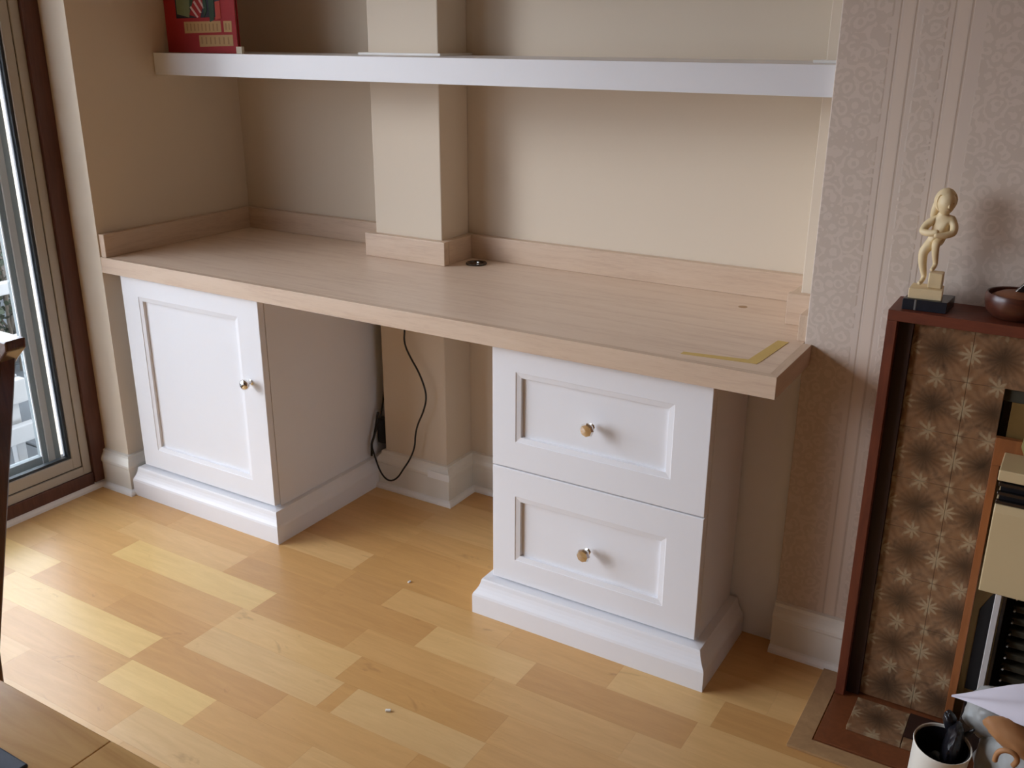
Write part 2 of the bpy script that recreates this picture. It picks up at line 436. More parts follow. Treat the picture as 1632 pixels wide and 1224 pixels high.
for r in range(-7, 32):
    y1 = P0 - PW*r; y0 = y1-PW
    if y0 > YB: continue
    fr = sorted(forced.get(r, [])); x = -.13-random.uniform(0, .3); rnd = random.Random(r*13+5)
    segs = []
    def fill(a, b):
        n = max(1, round((b-a)/.38)); cuts = [a]+[a+(b-a)*(i+rnd.uniform(-.25, .25))/n for i in range(1, n)]+[b]
        for i in range(n): segs.append((cuts[i], cuts[i+1], rnd.choice(tones)))
    cur = x
    for a, b, c in fr:
        if a > cur+.02: fill(cur, a)
        segs.append((max(a, cur), b, c)); cur = b
    fill(cur, 4.0 if y0 < YR else 2.0)
    for a, b, c in segs:
        a = max(a, WX-.0)
        if b <= a: continue
        if y1 > -1.35 and a < 2.6 and y1 < .62: plank(a, min(b, 4.0), y0, min(y1, YB+.01), c)
        else: far.box(a+.0004, b-.0004, y0+.0004, y1-.0004, -.012, 0)
fo = far.build('floor_planks_behind', 'floor', None); fo['kind'] = 'stuff'; fo.color = tones[0]; link(fo, fl)

# ---------------------------------------------------------------- skirting boards
SK = [(0, 0), (.0185, 0), (.0185, .082), (.0215, .088), (.0215, .095), (.017, .106), (.010, .116), (.009, .124), (0, .126)]
BD = [(0.018, 0), (.033, 0), (.0325, .006), (.030, .011), (.026, .0145), (.020, .016), (.018, .016)]
def skirt(name, path, mat='skirt'):
    o = struct(MB().sweep(path, SK).build(name, mat, bevel=0))
    b = MB().sweep(path, BD).build('quadrant_bead', 'bead', o)
    return o
skirt('baseboard_left', [(WX, 0, 0, -1), (0, 0, 1, -1), (0, YB, 1, -1)])
s = math.sqrt
skirt('baseboard_back', [(XP1, YB, -1, -1), (XP1, YP, -1, -1), (XP2, YP, 1, -1), (XP2, YB, 1, -1), (1.942, YB, 0, -1)])
o = bpy.data.objects['baseboard_back']
box('filler_patch', 'patch', .845, XP2+.0222, YP-.0222, YP-.0205, .082, .105, o)
skirt('baseboard_breast', [(XR+.001, YR, 0, -1), (2.178, YR, 0, -1)])
struct(MB().sweep([(WX, -2.90, 1, 0), (WX, -.019, 1, 0)], [(0, 0), (.022, 0), (.021, .008), (.016, .015), (.008, .020), (0, .021)]).build('trim_2', 'bead'))

# ---------------------------------------------------------------- patio door in the left wall
dr = struct(empty('door_1', (WX, -1.05, 0)))
Y0, Y1 = -2.90, 0.0
# brown timber subframe
mb = MB().box(-.22, -.112, -.052, 0, .022, 2.12); mb.build('timber_jamb', 'brownframe', dr, .002)
MB().box(-.22, -.112, Y0, Y0+.066, .022, 2.12).build('timber_jamb', 'brownframe', dr, .002)
MB().box(-.22, -.118, Y0+.066, -.052, .0, .058).build('timber_sill', 'brownframe', dr, .002)
MB().box(-.22, -.112, Y0+.066, -.052, 2.07, 2.12).build('timber_head', 'brownframe', dr, .002)
# grey aluminium outer frame
def rect_frame(name, mat, x0, x1, ya, yb, za, zb, w, par, wb=None, bevel=.0015):
    wb = wb or w
    box(name+'_stile', mat, x0, x1, ya, ya+w, za, zb, par, bevel)
    box(name+'_stile', mat, x0, x1, yb-w, yb, za, zb, par, bevel)
    box(name+'_rail', mat, x0, x1, ya+w, yb-w, za, za+wb, par, bevel)
    box(name+'_rail', mat, x0, x1, ya+w, yb-w, zb-w, zb, par, bevel)
rect_frame('frame', 'alu', -.165, -.124, Y0+.066, -.052, .058, 2.07, .028, dr)
# dark seam between frame and sash
rect_frame('seam', 'alu_line', -.160, -.1285, Y0+.094, -.079, .086, 2.042, .003, dr, bevel=0)
rect_frame('sash', 'alu', -.158, -.127, Y0+.097, -.082, .089, 2.039, .028, dr, .036)
rect_frame('gasket', 'gasket', -.150, -.133, Y0+.127, -.110, .125, 2.009, .008, dr, bevel=0)
rect_frame('reveal', 'upvc', -.165, -.158, Y0+.127, -.110, .110, 2.012, .0045, dr, bevel=0)
box('glass_pane', 'glass', -.147, -.141, Y0+.133, -.118, .131, 2.003, dr)
# outer sliding panel, drawn a little open
box('outer_stile', 'alu2', -.215, -.190, -.166, -.106, .10, 2.05, dr, .002)
box('outer_stile_rib', 'alu', -.1905, -.184, -.150, -.128, .10, 2.05, dr, .002)
box('outer_stile_bead', 'upvc', -.194, -.190, -.1695, -.166, .10, 2.05, dr)
box('outer_stile', 'alu2', -.215, -.190, -1.50, -1.44, .10, 2.05, dr, .002)
box('outer_stile', 'alu2', -.215, -.190, -2.83, -2.77, .10, 2.05, dr, .002)
box('outer_rail', 'alu2', -.215, -.190, -2.77, -.166, .10, .14, dr, .002)
box('outer_track', 'gasket', -.24, -.165, -2.83, -.052, .058, .10, dr, .002)
box('glass_pane', 'glass', -.205, -.200, -2.77, -.1695, .14, 2.05, dr)

# ---------------------------------------------------------------- garden outside
pv = struct(box('ground', 'mortar', -14, -.38, -10, 10, -.34, -.30))
for i in range(9):
    for j in range(11):
        x = -.40-.46*(i+1); y = -1.9+.46*j
        o = MB().box(x+.005, x+.455, y+.005, y+.455, -.30, -.262+random.uniform(0, .004)).build('paving_slab', 'paving', None, org=(x, y, -.28), bevel=.004, seg=1); link(o, pv)
# low brick wall with white coping
bw = tag(empty('garden_wall', (-1.0, .7, -.26)), 'low red brick garden wall capped in white, seen through the patio door', 'wall')
rnd = random.Random(3)
for c in range(6):
    for j in range(8):
        y = .375+.225*j-(.11 if c % 2 else 0)
        a, b = max(y, .375), min(y+.215, 2.1)
        if b-a < .03: continue
        o = MB().box(-1.10, -1.0+rnd.uniform(-.002, .002), a, b, -.262+c*.076, -.262+c*.076+.066).build('brick', 'brick', None, .002, seg=1); link(o, bw)
box('mortar_core', 'mortar', -1.095, -1.006, .38, 2.08, -.262, .192, bw)
box('coping', 'stone', -1.13, -.975, .36, 2.15, .192, .25, bw, .006)
# white slatted bench
bn = tag(empty('garden_bench', (-1.0, -.4, -.26)), 'white slatted garden bench on the paving beyond the glass', 'bench')
for z0, z1, x in ((.375, .425, -1.28), (.02, .115, -1.0), (-.13, -.06, -.97)):
    box('slat', 'stone', x-.02, x+.02, -1.35, .31+(.21 if x < -1.1 else -.02), z0, z1, bn, .004)
for k in range(2): box('seat_slat', 'stone', -1.245+k*.13, -1.16+k*.13, -1.35, .29, .10, .12, bn, .003)
for y in (-1.33, .24):
    for x in (-1.28, -1.02): box('leg', 'stone', x-.018, x+.018, y-.02, y+.02, -.262, .42 if x < -1.1 else .1, bn, .003)
# fence and shrub
fn = tag(empty('garden_fence', (-3.6, 1.4, -.26)), 'weathered brown board fence across the garden beyond the glass', 'fence')
for k in range(26):
    y = -.9+.15*k
    o = MB().box(-3.62-rnd.uniform(0, .01), -3.60, y, y+.14, -.30, 1.72+rnd.uniform(-.01, .01)).build('fence_board', 'fence', None, .003, seg=1); link(o, fn)
for z in (.1, 1.4): box('fence_rail', 'fence', -3.67, -3.63, -.9, 3.0, z, z+.09, fn)
sh = tag(empty('garden_shrub', (-2.0, 1.0, -.26)), 'tangled bare shrub with pale twigs outside the door glass', 'shrub')
for k in range(46):
    a = rnd.uniform(0, 6.28); x, y = -2.2+rnd.uniform(-.2, .2), .95+rnd.uniform(-.3, .3); p = [(x, y, -.27)]
    for q in range(5):
        x += rnd.uniform(-.13, .13); y += rnd.uniform(-.13, .13); p.append((x, y, -.27+(q+1)*rnd.uniform(.2, .36)))
    tube('twig', p, rnd.uniform(.004, .010), 'twig', sh)
lf = MB()
for k in range(1500):
    x, y, z = -2.25+rnd.gauss(0, .22), .95+rnd.gauss(0, .30), rnd.uniform(-.1, .75)
    a = Vector((rnd.uniform(-1, 1), rnd.uniform(-1, 1), rnd.uniform(-1, 1))).normalized()*.035
    b = a.orthogonal().normalized()*.014
    c = Vector((x, y, z)); k0 = len(lf.v)
    lf.v += [tuple(c), tuple(c+a*.5+b), tuple(c+a), tuple(c+a*.5-b)]; lf.f.append((k0, k0+1, k0+2, k0+3))
o = lf.build('leaves', 'leaf', sh); o['kind'] = 'stuff'
# glazed pot on the bench side
pt = MB().lathe([(.10, 0), (.14, .05), (.19, .22), (.20, .34), (.185, .36), (.175, .34), (.165, .25)], (-1.62, .25, -.262), 28).build('garden_pot', 'bluepot', smooth=True)
tag(pt, 'blue grey glazed garden pot behind the white bench', 'pot')

# ---------------------------------------------------------------- worktop with upstands
wt = tag(empty('worktop', (1.0, .3, H-T)), 'long pale limed oak worktop with raised back edge across the alcove', 'worktop')
sl = MB()
sl.box(.0005, DW-.018, .018, YB-.001, H-T, H)
sl.build('slab', 'oak', wt)
# lipping along the front and the right end (mitred)
MB().prism([(0.0005, 0), (DW, 0), (DW-.018, .018), (0.0005, .018)], H-T, H, lambda p, q, t: (p, q, t)).build('front_edge', 'oak_e', wt, .0004)
MB().prism([(DW, 0), (DW, YR-.001), (DW-.018, YR-.001), (DW-.018, .018)], H-T, H, lambda p, q, t: (p, q, t)).build('end_edge', 'oak_y', wt, .0004)
U, HU = .0235, .068
def up(x0, x1, y0, y1, mat, h=HU): box('upstand', mat, x0, x1, y0, y1, H+.0002, H+h, wt, .0012)
up(.0005, U, .004, YB-.001, 'oak_y')
up(U, XP1-U, YB-U, YB-.001, 'oak_e')
up(XP1-U, XP1-.0005, YP, YB-.001, 'oak_y')
up(XP1-U, XP2+U, YP-U, YP-.0005, 'oak_e')
up(XP2+.0005, XP2+U, YP, YB-.001, 'oak_y')
up(XP2+U, 1.942-U, YB-U, YB-.001, 'oak_e')
up(1.942-U, 1.9415, .40, YB-.001, 'oak_y')
up(1.942-U, XR-.001, .40-U, .3995, 'oak_e', .072)
up(XR-.001-U*.8, XR-.001, .262, .40-U, 'oak_y', .058)
# knot in the laminate
MB().lathe([(.011, 0), (.011, .0003)], (1.789, .469, H), 20).build('knot', M['oak_trim'], wt)
# cable grommet
gr = tag(empty('cable_grommet', (.985, .515, H)), 'dark cable grommet on the worktop beside the wall pier', 'grommet')
MB().lathe([(.020, .0002), (.030, .0002), (.031, .003), (.029, .005), (.021, .005), (.020, .003)], (.985, .515, H), 32).build('ring', 'darkmetal', gr, smooth=True)
MB().lathe([(.0195, .0012), (.0195, .0028)], (.985, .515, H), 32).build('insert', 'black_enamel', gr)
box('silver_clip', 'chrome', .992, 1.000, .505, .510, H+.005, H+.009, gr, .001)

# yellow tape mark
tp = MB()
tp.prism([(1.800, .042), (1.955, .060), (1.957, .083), (1.800, .058)], H+.0001, H+.0007, lambda p, q, t: (p, q, t))
tp.prism([(1.932, .078), (1.957, .070), (1.968, .238), (1.944, .240)], H+.0002, H+.0009, lambda p, q, t: (p, q, t))
tag(tp.build('masking_tape', 'tape'), 'L-shaped strip of yellow tape on the right end of the worktop', 'tape')

# ---------------------------------------------------------------- cabinets
def framed_front(name, x0, x1, z0, z1, yf, px0, px1, pz0, pz1, par, th=.020):
    """framed front: outer opening px/pz (moulding outer line), 15 mm stepped moulding, recessed flat panel"""
    root = empty(name, ((x0+x1)/2, yf+th/2, z0)); link(root, par)
    m = .013
    f = MB()
    def ring(a, b, y0, y1):      # front face ring a(outer)->b(inner)
        k = len(f.v)
        for (xa, xb, za, zb), y in ((a, y0), (b, y1)):
            f.v += [(xa, y, za), (xb, y, za), (xb, y, zb), (xa, y, zb)]
        for i in range(4): f.f.append((k+i, k+(i+1) % 4, k+4+(i+1) % 4, k+4+i))
    A = (x0, x1, z0, z1); e = .0015
    A2 = (x0+e, x1-e, z0+e, z1-e); B = (px0, px1, pz0, pz1)
    C = (px0+.001, px1-.001, pz0+.001, pz1-.001); D = (px0+m, px1-m, pz0+m, pz1-m); E_ = (px0+m+.001, px1-m-.001, pz0+m+.001, pz1-m-.001)
    ring(A, A, yf+th, yf+e); ring(A, A2, yf+e, yf); ring(A2, B, yf, yf); ring(B, C, yf, yf+.0012); ring(C, D, yf+.0012, yf+.0035); ring(D, E_, yf+.0035, yf+.0115)
    k = len(f.v); f.v += [(x0, yf+th, z0), (x1, yf+th, z0), (x1, yf+th, z1), (x0, yf+th, z1)]; f.f.append((k, k+3, k+2, k+1))
    k = len(f.v); xa, xb, za, zb = E_; y = yf+.0125; f.v += [(xa, y, za), (xb, y, za), (xb, y, zb), (xa, y, zb)]
    fr = f.build('front_frame', 'white', None); link(fr, root)
    p = box('recessed_panel', 'white', xa-.002, xb+.002, yf+.0112, yf+.0122, za-.002, zb+.002); link(p, root)
    return root
def knob(x, y, z, par, facets):
    k = empty('knob', (x, y, z)); link(k, par)
    n = facets; R_ = .0155
    if n > 12: prof = [(.0085, 0), (.0085, -.002), (.0055, -.004), (.0045, -.012), (.0075, -.016), (.0135, -.019), (.0155, -.024), (.0148, -.029), (.0105, -.033), (.004, -.0345), (.0005, -.0347)]
    else: prof = [(.0085, 0), (.0085, -.002), (.0055, -.004), (.005, -.012), (.0095, -.015), (.0165, -.020), (.0172, -.025), (.0140, -.0295), (.0005, -.0305)]
    o = MB().lathe(prof, (x, y, z), n, 'y').build('knob_head', 'chrome', None, smooth=n > 12); link(o, par)
    bpy.data.objects.remove(k)
    o.name = 'knob'
    return o
PL = [(0, 0), (.030, 0), (.030, .050), (.0285, .056), (.024, .064), (.0205, .072), (.018, .080), (.0165, .089), (.015, .0935), (-.012, .0955), (-.012, 0)]
def cabinet(name, label, x0, x1, yf, yb, piv, rz=0, ks=1.):
    c = tag(empty(name, piv), label, 'cabinet')
    zt = H-T
    box('carcass', 'white', x0, x1, yf+.0215, yb, .094, zt-.0005, c, .0015)
    path = [(x0, yb, -1, 0), (x0, yf, -1, -1), (x1, yf, 1, -1), (x1, yb, 1, 0)]
    MB().sweep(path, [(d*ks, z) for d, z in PL]).build('plinth', 'white', c)
    return c
c1 = cabinet('cupboard', 'white cupboard with one framed door under the left end of the worktop', .0557, .6156, .0155, .575, (.336, .3, 0))
d = framed_front('door', .058, .6140, .102, .7125, .0155, .128, .533, .165, .655, c1)
knob(.563, .0155, .472, d, 32)
c2 = cabinet('drawer_unit', 'white two-drawer unit under the right end of the worktop', 1.3449, 1.884, .029, .262, (1.884, .029, 0), ks=1.25)
zg = .407
d = framed_front('drawer', 1.3465, 1.8825, zg+.0015, .7125, .029, 1.410, 1.800, .478, .652, c2)
knob(1.608, .029, .560, d, 8)
d = framed_front('drawer', 1.3465, 1.8825, .100, zg-.0015, .029, 1.410, 1.800, .162, .336, c2)
knob(1.609, .029, .246, d, 8)
bpy.context.view_layer.update()
c2.rotation_euler.z = math.radians(0)

# ---------------------------------------------------------------- cable under the desk
cab = [(.785, .44, .713), (.782, .435, .62), (0.78, 0.435, 0.556), (0.774, 0.435, 0.508), (0.799, 0.435, 0.464), (0.83, 0.43, 0.43), (0.852, 0.43, 0.382), (0.857, 0.43, 0.346), (0.842, 0.43, 0.299), (0.821, 0.43, 0.259), (0.81, 0.43, 0.221), (0.807, 0.43, 0.178), (0.786, 0.43, 0.131), (0.762, 0.425, 0.094), (0.743, 0.42, 0.061), (0.713, 0.42, 0.041), (0.688, 0.42, 0.048), (0.668, 0.42, 0.074), (0.652, 0.42, 0.118), (0.637, 0.425, 0.145), (0.644, 0.43, 0.178), (0.652, 0.45, 0.215), (.647, .49, .30), (.645, .50, .50), (.645, .51, .712)]
tag(tube('power_cable', cab, .0028, 'cable'), 'thin black cable looping down in front of the pier under the worktop', 'cable')
pc = [(.642, .46, .25), (.640, .45, .21), (.637, .44, .17), (.630, .435, .150), (.634, .43, .13), (.632, .43, .108)]
tag(tube('cable_tail', pc, .004, 'cable'), 'short dark cable tail beside the back of the white cupboard', 'cable')
box('plug_block', 'black_enamel', .628, .658, .47, .50, .14, .22)
tag(bpy.data.objects['plug_block'], 'small black plug in the gap between cupboard and pier', 'plug')

# ---------------------------------------------------------------- floating shelf
ZS, TS, YS = 1.3263, .0615, .272
sf = tag(empty('floating_shelf', (1.0, YS, ZS-TS)), 'thick white floating shelf across the alcove above the worktop', 'shelf')
poly = [(.0008, YB-.001), (.0008, YS+.004), (.0045, YS), (XR-.002, YS), (XR-.002, .3995), (1.9418, .3995), (1.9418, YB-.001), (XP2+.0005, YB-.001), (XP2+.0005, YP-.0005), (XP1-.0005, YP-.0005), (XP1-.0005, YB-.001)]
MB().prism(poly, ZS-TS, ZS, lambda p, q, t: (p, q, t)).build('board', 'white', sf)
MB().prism([(XP1-.02, YB-.001), (XP1-.02, YP-.02), (XP2+.02, YP-.02), (XP2+.02, YB-.001), (XP2+.001, YB-.001), (XP2+.001, YP-.001), (XP1-.001, YP-.001), (XP1-.001, YB-.001)], ZS+.0003, ZS+.006, lambda p, q, t: (p, q, t)).build('scribed_strip', 'bead', sf)
MB().prism([(1.92, YB-.001), (1.92, .382), (XR-.002, .382), (XR-.002, .399), (1.941, .399), (1.941, YB-.001)], ZS+.0003, ZS+.006, lambda p, q, t: (p, q, t)).build('scribed_strip', 'bead', sf)

# book on the shelf
bk = tag(empty('book', (.155, .34, ZS)), 'red picture book standing upright on the left end of the floating shelf', 'book')
bx0, bx1, by, bh = .010, .302, .325, .36
box('pages', 'bookpages', bx0+.006, bx1-.006, by+.003, by+.009, ZS+.004, ZS+bh-.004, bk)
MB().box(bx0, bx1, by, by+.003, ZS+.0005, ZS+bh).build('cover', 'bookred', bk, .0008)
MB().box(bx0, bx1, by+.009, by+.012, ZS+.0005, ZS+bh).build('cover', 'bookred', bk, .0008)
box('spine', 'bookred', bx0-.001, bx0+.006, by+.001, by+.011, ZS+.0005, ZS+bh, bk, .001)
def pr(mat, pts, lay=0, name='printed_shape'):
    pts = [(p, q-(.033 if q > .115 else .020 if q > .07 else .013)) for p, q in pts]
    yy = by-.0003-.0003*lay
    MB().prism(pts, yy, by, lambda p, q, t: (bx0+p, t, ZS+q)).build(name, mat, bk)
pr('pic_navy', [(.050, .128), (.235, .132), (.235, .33), (.050, .33)], 0, 'cover_picture')
pr('pic_sage', [(.055, .140), (.105, .131), (.125, .20), (.13, .33), (.058, .33)], 1)
pr('pic_green', [(.108, .150), (.150, .20), (.165, .33), (.128, .33), (.12, .22)], 2)
pr('bookred', [(.108, .138), (.150, .128), (.168, .165), (.165, .24), (.150, .22)], 3)
for i in range(3): pr('pic_stripe', [(.112+i*.016, .158+i*.014), (.118+i*.016, .162+i*.014), (.145+i*.014, .132+i*.012), (.139+i*.014, .130+i*.012)], 4, 'printed_stripe')
pr('pic_green', [(.168, .13), (.182, .15), (.178, .21), (.165, .24)], 4)
pr('pic_green', [(.190, .118), (.208, .124), (.215, .19), (.195, .21), (.19, .17)], 4)
pr('pic_orange', [(.215, .124), (.236, .128), (.236, .175), (.216, .172)], 4)
pr('titleblock', [(.080, .074), (.232, .078), (.232, .108), (.080, .106)], 1, 'title_block')
pr('titleblock', [(.243, .078), (.274, .078), (.276, .108), (.243, .108)], 1, 'title_block')
pr('titleblock', [(.138, .030), (.276, .034), (.276, .064), (.138, .062)], 1, 'title_block')
for i in range(9): pr('titleink', [(.090+i*.0155, .081), (.095+i*.0155, .081), (.095+i*.0155, .101), (.090+i*.0155, .101)], 2, 'title_letter')
for i in range(2): pr('titleink', [(.250+i*.013, .084), (.255+i*.013, .084), (.255+i*.013, .102), (.250+i*.013, .102)], 2, 'title_letter')
for i in range(7): pr('titleink', [(.147+i*.018, .038), (.152+i*.018, .038), (.152+i*.018, .057), (.147+i*.018, .057)], 2, 'title_letter')
tag(box('white_block', 'bookpages', .308, .330, .312, .322, ZS, ZS+.019, None, .001), 'tiny cream block standing at the lower right corner of the red book', 'block')

# ---------------------------------------------------------------- fireplace
fp = tag(empty('fireplace_surround', (2.6, .2, 0)), 'mahogany fireplace surround with brown star tiles against the papered wall', 'fireplace')
YF, ZM, XF = .130, .890, 2.1775
XE = 3.22
box('mantel_shelf', 'mahogany', XF, XE, YF, YR-.001, ZM-.021, ZM, fp, .001)
box('side_board', 'mahogany_v', XF, XF+.019, YF, YR-.001, .012, ZM-.021, fp, .001)
box('side_board', 'mahogany_v', XE-.019, XE, YF, YR-.001, .012, ZM-.021, fp, .001)
box('dark_slip', 'slip', XF+.019, 2.2235, .150, .170, .012, ZM-.021, fp)
box('tile_backing', 'radiant', 2.2235, 2.3955, .1705, YR-.001, .012, ZM-.021, fp)
box('tile_backing', 'radiant', 2.3955, XE-.019, .1705, YR-.001, .735, ZM-.021, fp)
def tile_at(x, z, base=None):
    o = base.copy() if base else MB().box(-.0538, .0538, -.004, .006, -.0546, .0546).build('tile', 'tile', None, .0006, seg=1)
    if base: COL.objects.link(o); o.parent = None; o.matrix_basis = Matrix()
    o.location = (x, .164, z); o.rotation_euler = (0, 0, 0)
    link(o, fp); return o
t0 = None
for r in range(8):
    z = .816-.1096*r
    if z < .03: break
    for cx_ in (2.2775, 2.3855):
        if cx_ > 2.33 and z < .72: continue
        if r == 7:
            t = MB().box(-.0538, .0538, -.004, .006, -.0365, .0546).build('tile', 'tile', None, .0006, seg=1)
            t.location = (cx_, .164, z); link(t, fp); continue
        t = tile_at(cx_, z, t0); t0 = t0 or t
for cx_ in (2.4935, 2.6015, 2.7095, 2.8175, 2.9255, 3.0335): tile_at(cx_, .816, t0)
# the second column is cut narrower below
cut = None
for r in range(1, 8):
    z = .816-.1096*r
    if r == 7:
        o = MB().box(-.0538, .0115, -.004, .006, -.0365, .0546).build('tile', 'tile', None, .0006, seg=1)
    elif cut is None:
        cut = MB().box(-.0538, .0115, -.004, .006, -.0546, .0546).build('tile', 'tile', None, .0006, seg=1); o = cut
    else: o = cut.copy(); COL.objects.link(o); o.parent = None; o.matrix_basis = Matrix()
    o.location = (2.3855, .164, z); link(o, fp)
box('grout', 'olive', 2.2238, 2.3955, .1690, .1712, .012, ZM-.021, fp)
box('copper_strip', 'copper', 2.3975, 2.4125, .148, .175, .012, .612, fp, .001)
box('hood_panel', 'copper', 2.3975, 2.75, .146, .160, .612, .668, fp, .001)
box('olive_back_panel', 'olive', 2.4125, XE-.019, .168, .18, .012, .735, fp)
# flat black sheet, a void's darkness put into its colour, behind the fire
MB().prism([(2.425, .10), (2.425, .29), (2.440, .325), (2.455, .35), (2.455, .10)], .1655, .1675, lambda p, q, t: (p, t, q)).build('painted_dark_gap', 'void', fp)

he = tag(empty('hearth', (2.6, 0, 0)), 'flat wooden hearth board edged in pale oak with a star tile inset', 'hearth')
MB().prism([(2.133, .2145), (2.133, -.083), (3.30, -.083), (3.30, -.042), (2.174, -.042), (2.174, .2145)], .0006, .007, lambda p, q, t: (p, q, t)).build('oak_border', 'oak_trim', he, .0008)
MB().prism([(2.177, .2), (2.177, -.039), (3.30, -.039), (3.30, .248), (2.20, .248), (2.20, .2)], .0006, .010, lambda p, q, t: (p, q, t)).build('hearth_board', 'hearth_wood', he, .0008)
for i, x in enumerate((2.281, 2.3905)):
    o = MB().box(-.0538, .0538, -.004, .006, -.0546, .0546).build('tile', 'tile', None, .0006, seg=1)
    o.rotation_euler = (-PI/2, 0, 0); o.location = (x, .076, .0165)
    link(o, he)
box('brown_insert', 'slip', 2.336, 2.42, .045, .128, .0225, .0245, he)

# gas fire
gf = tag(empty('gas_fire', (2.65, .1, .012)), 'cream gas fire with black top grille and chrome-edged radiants in the fireplace', 'heater')
GX0, GX1, GY = 2.420, 2.96, .050
MB().prism([(.395, GY), (.560, GY), (.575, GY+.004), (.575, .146), (.395, .146)], GX0, GX1, lambda p, q, t: (t, q, p)).build('cream_panel', 'cream_enamel', gf, .002)
box('top_panel', 'cream_enamel', GX0-.003, GX1+.003, GY+.002, .146, .622, .643, gf, .002)
box('grille_back', 'black_enamel', GX0+.004, GX1-.004, GY+.014, .145, .575, .622, gf)
for k in range(3): box('grille_bar', 'darkmetal', GX0, GX1, GY+.004, GY+.013, .576+k*.0175, .583+k*.0175, gf, .001)
box('chrome_side', 'satin', GX0+.030, GX0+.041, GY+.004, .14, .10, .395, gf, .001)
box('inner_chrome_side', 'darkmetal', GX0+.043, GX0+.050, GY+.012, .14, .10, .395, gf, .001)
box('firebox', 'void', GX0+.05, GX1-.05, .13, .146, .07, .395, gf)
for k in range(11):
    z = .115+k*.026
    box('radiant_bar', 'radiant', GX0+.062, GX1-.062, .085, .115, z, z+.014, gf, .003)
for k in range(11):
    z = .115+k*.026
    MB().lathe([(.0035, 0), (.0035, -.008), (.002, -.010)], (GX0+.066, .080, z+.010), 10, 'y').build('bar_stud', 'chrome', gf, smooth=True)
box('fire_base', 'darkmetal', GX0+.01, GX1-.01, GY+.01, .146, .022, .10, gf, .003)

# small green vase on the gas fire
tag(MB().lathe([(.018, 0), (.034, .012), (.044, .035), (.042, .055), (.026, .072), (.017, .080), (.020, .088), (.016, .088), (.013, .08)], (2.487, .098, .6435), 28).build('small_vase', 'greenglaze', smooth=True), 'rounded olive green vase on top of the cream gas fire', 'vase')

# ---------------------------------------------------------------- statuette
st = tag(empty('statuette', (2.236, .182, ZM)), 'small ivory figurine with folded arms on a black marble base on the mantel', 'figurine')
MB().prism([(2.198, .146), (2.276, .150), (2.281, .216), (2.203, .214)], ZM+.0003, ZM+.0215, lambda p, q, t: (p, q, t)).build('marble_base', 'marble_black', st, .0008)
MB().prism([(2.219, .1455), (2.222, .1455), (2.226, .1475), (2.224, .148)], ZM+.001, ZM+.021, lambda p, q, t: (p+(t-ZM)*.0, q+.0012, t)).build('vein', 'marble_vein', st)
MB().prism([(2.205, .153), (2.264, .158), (2.260, .206), (2.204, .202)], ZM+.0215, ZM+.041, lambda p, q, t: (p, q, t)).build('plinth', 'ivory', st, .0012)
MB().prism([(2.234, .170), (2.259, .172), (2.258, .200), (2.234, .198)], ZM+.041, ZM+.070, lambda p, q, t: (p, q, t)).build('step_block', 'ivory', st, .002)
def V(x, y, z, r): return (x, y, z, r)
fv = [V(2.238, .188, 1.026, .0140),      # 0 pelvis
      V(2.241, .186, 1.040, .0150),      # 1 waist
      V(2.243, .184, 1.054, .0180),      # 2 chest
      V(2.243, .182, 1.066, .0095),      # 3 neck
      V(2.243, .180, 1.076, .0085),      # 4 head base
      V(2.228, .183, 1.060, .0095), V(2.216, .178, 1.048, .0080), V(2.211, .168, 1.036, .0074), V(2.227, .158, 1.036, .0066), V(2.243, .154, 1.041, .0056),  # left arm folded 5-9
      V(2.259, .181, 1.061, .0095), V(2.265, .176, 1.050, .0080), V(2.265, .166, 1.038, .0074), V(2.250, .157, 1.034, .0066), V(2.234, .152, 1.035, .0054),  # right arm 10-14
      V(2.228, .182, 1.014, .0115), V(2.217, .176, .997, .0095), V(2.219, .178, .973, .0080), V(2.225, .180, .949, .0050), V(2.222, .170, .9405, .0045), V(2.219, .162, .9385, .0038),  # standing leg 15-20
      V(2.243, .178, 1.019, .0100), V(2.238, .166, 1.017, .0085), V(2.240, .170, .995, .0066), V(2.242, .176, .976, .0048), V(2.240, .168, .9695, .0045), V(2.238, .160, .9675, .0036),  # raised leg 21-26
      ]
fe = [(0, 1), (1, 2), (2, 3), (3, 4), (2, 5), (5, 6), (6, 7), (7, 8), (8, 9), (2, 10), (10, 11), (11, 12), (12, 13), (13, 14), (0, 15), (15, 16), (16, 17), (17, 18), (18, 19), (19, 20), (0, 21), (21, 22), (22, 23), (23, 24), (24, 25), (25, 26)]
body = skin('figure', fv, fe, 'ivory', st, 2)
def ellipsoid(name, c, r, mat, par, rot=(0, 0, 0), nu=24, nv=16, deform=None):
    m = MB(); k = 0
    for j in range(nv+1):
        ph = PI*j/nv
        for i in range(nu):
            th = 2*PI*i/nu; p = [math.sin(ph)*math.cos(th), math.sin(ph)*math.sin(th), math.cos(ph)]
            if deform: p = deform(*p)
            m.v.append((p[0]*r[0], p[1]*r[1], p[2]*r[2]))
    for j in range(nv):
        for i in range(nu): m.f.append((j*nu+i, j*nu+(i+1) % nu, (j+1)*nu+(i+1) % nu, (j+1)*nu+i))
    o = m.build(name, mat, None, smooth=True)
    bm = bmesh.new(); bm.from_mesh(o.data); bmesh.ops.remove_doubles(bm, verts=bm.verts, dist=1e-6); bm.to_mesh(o.data); bm.free()
    o.location = c; o.rotation_euler = rot
    link(o, par); return o
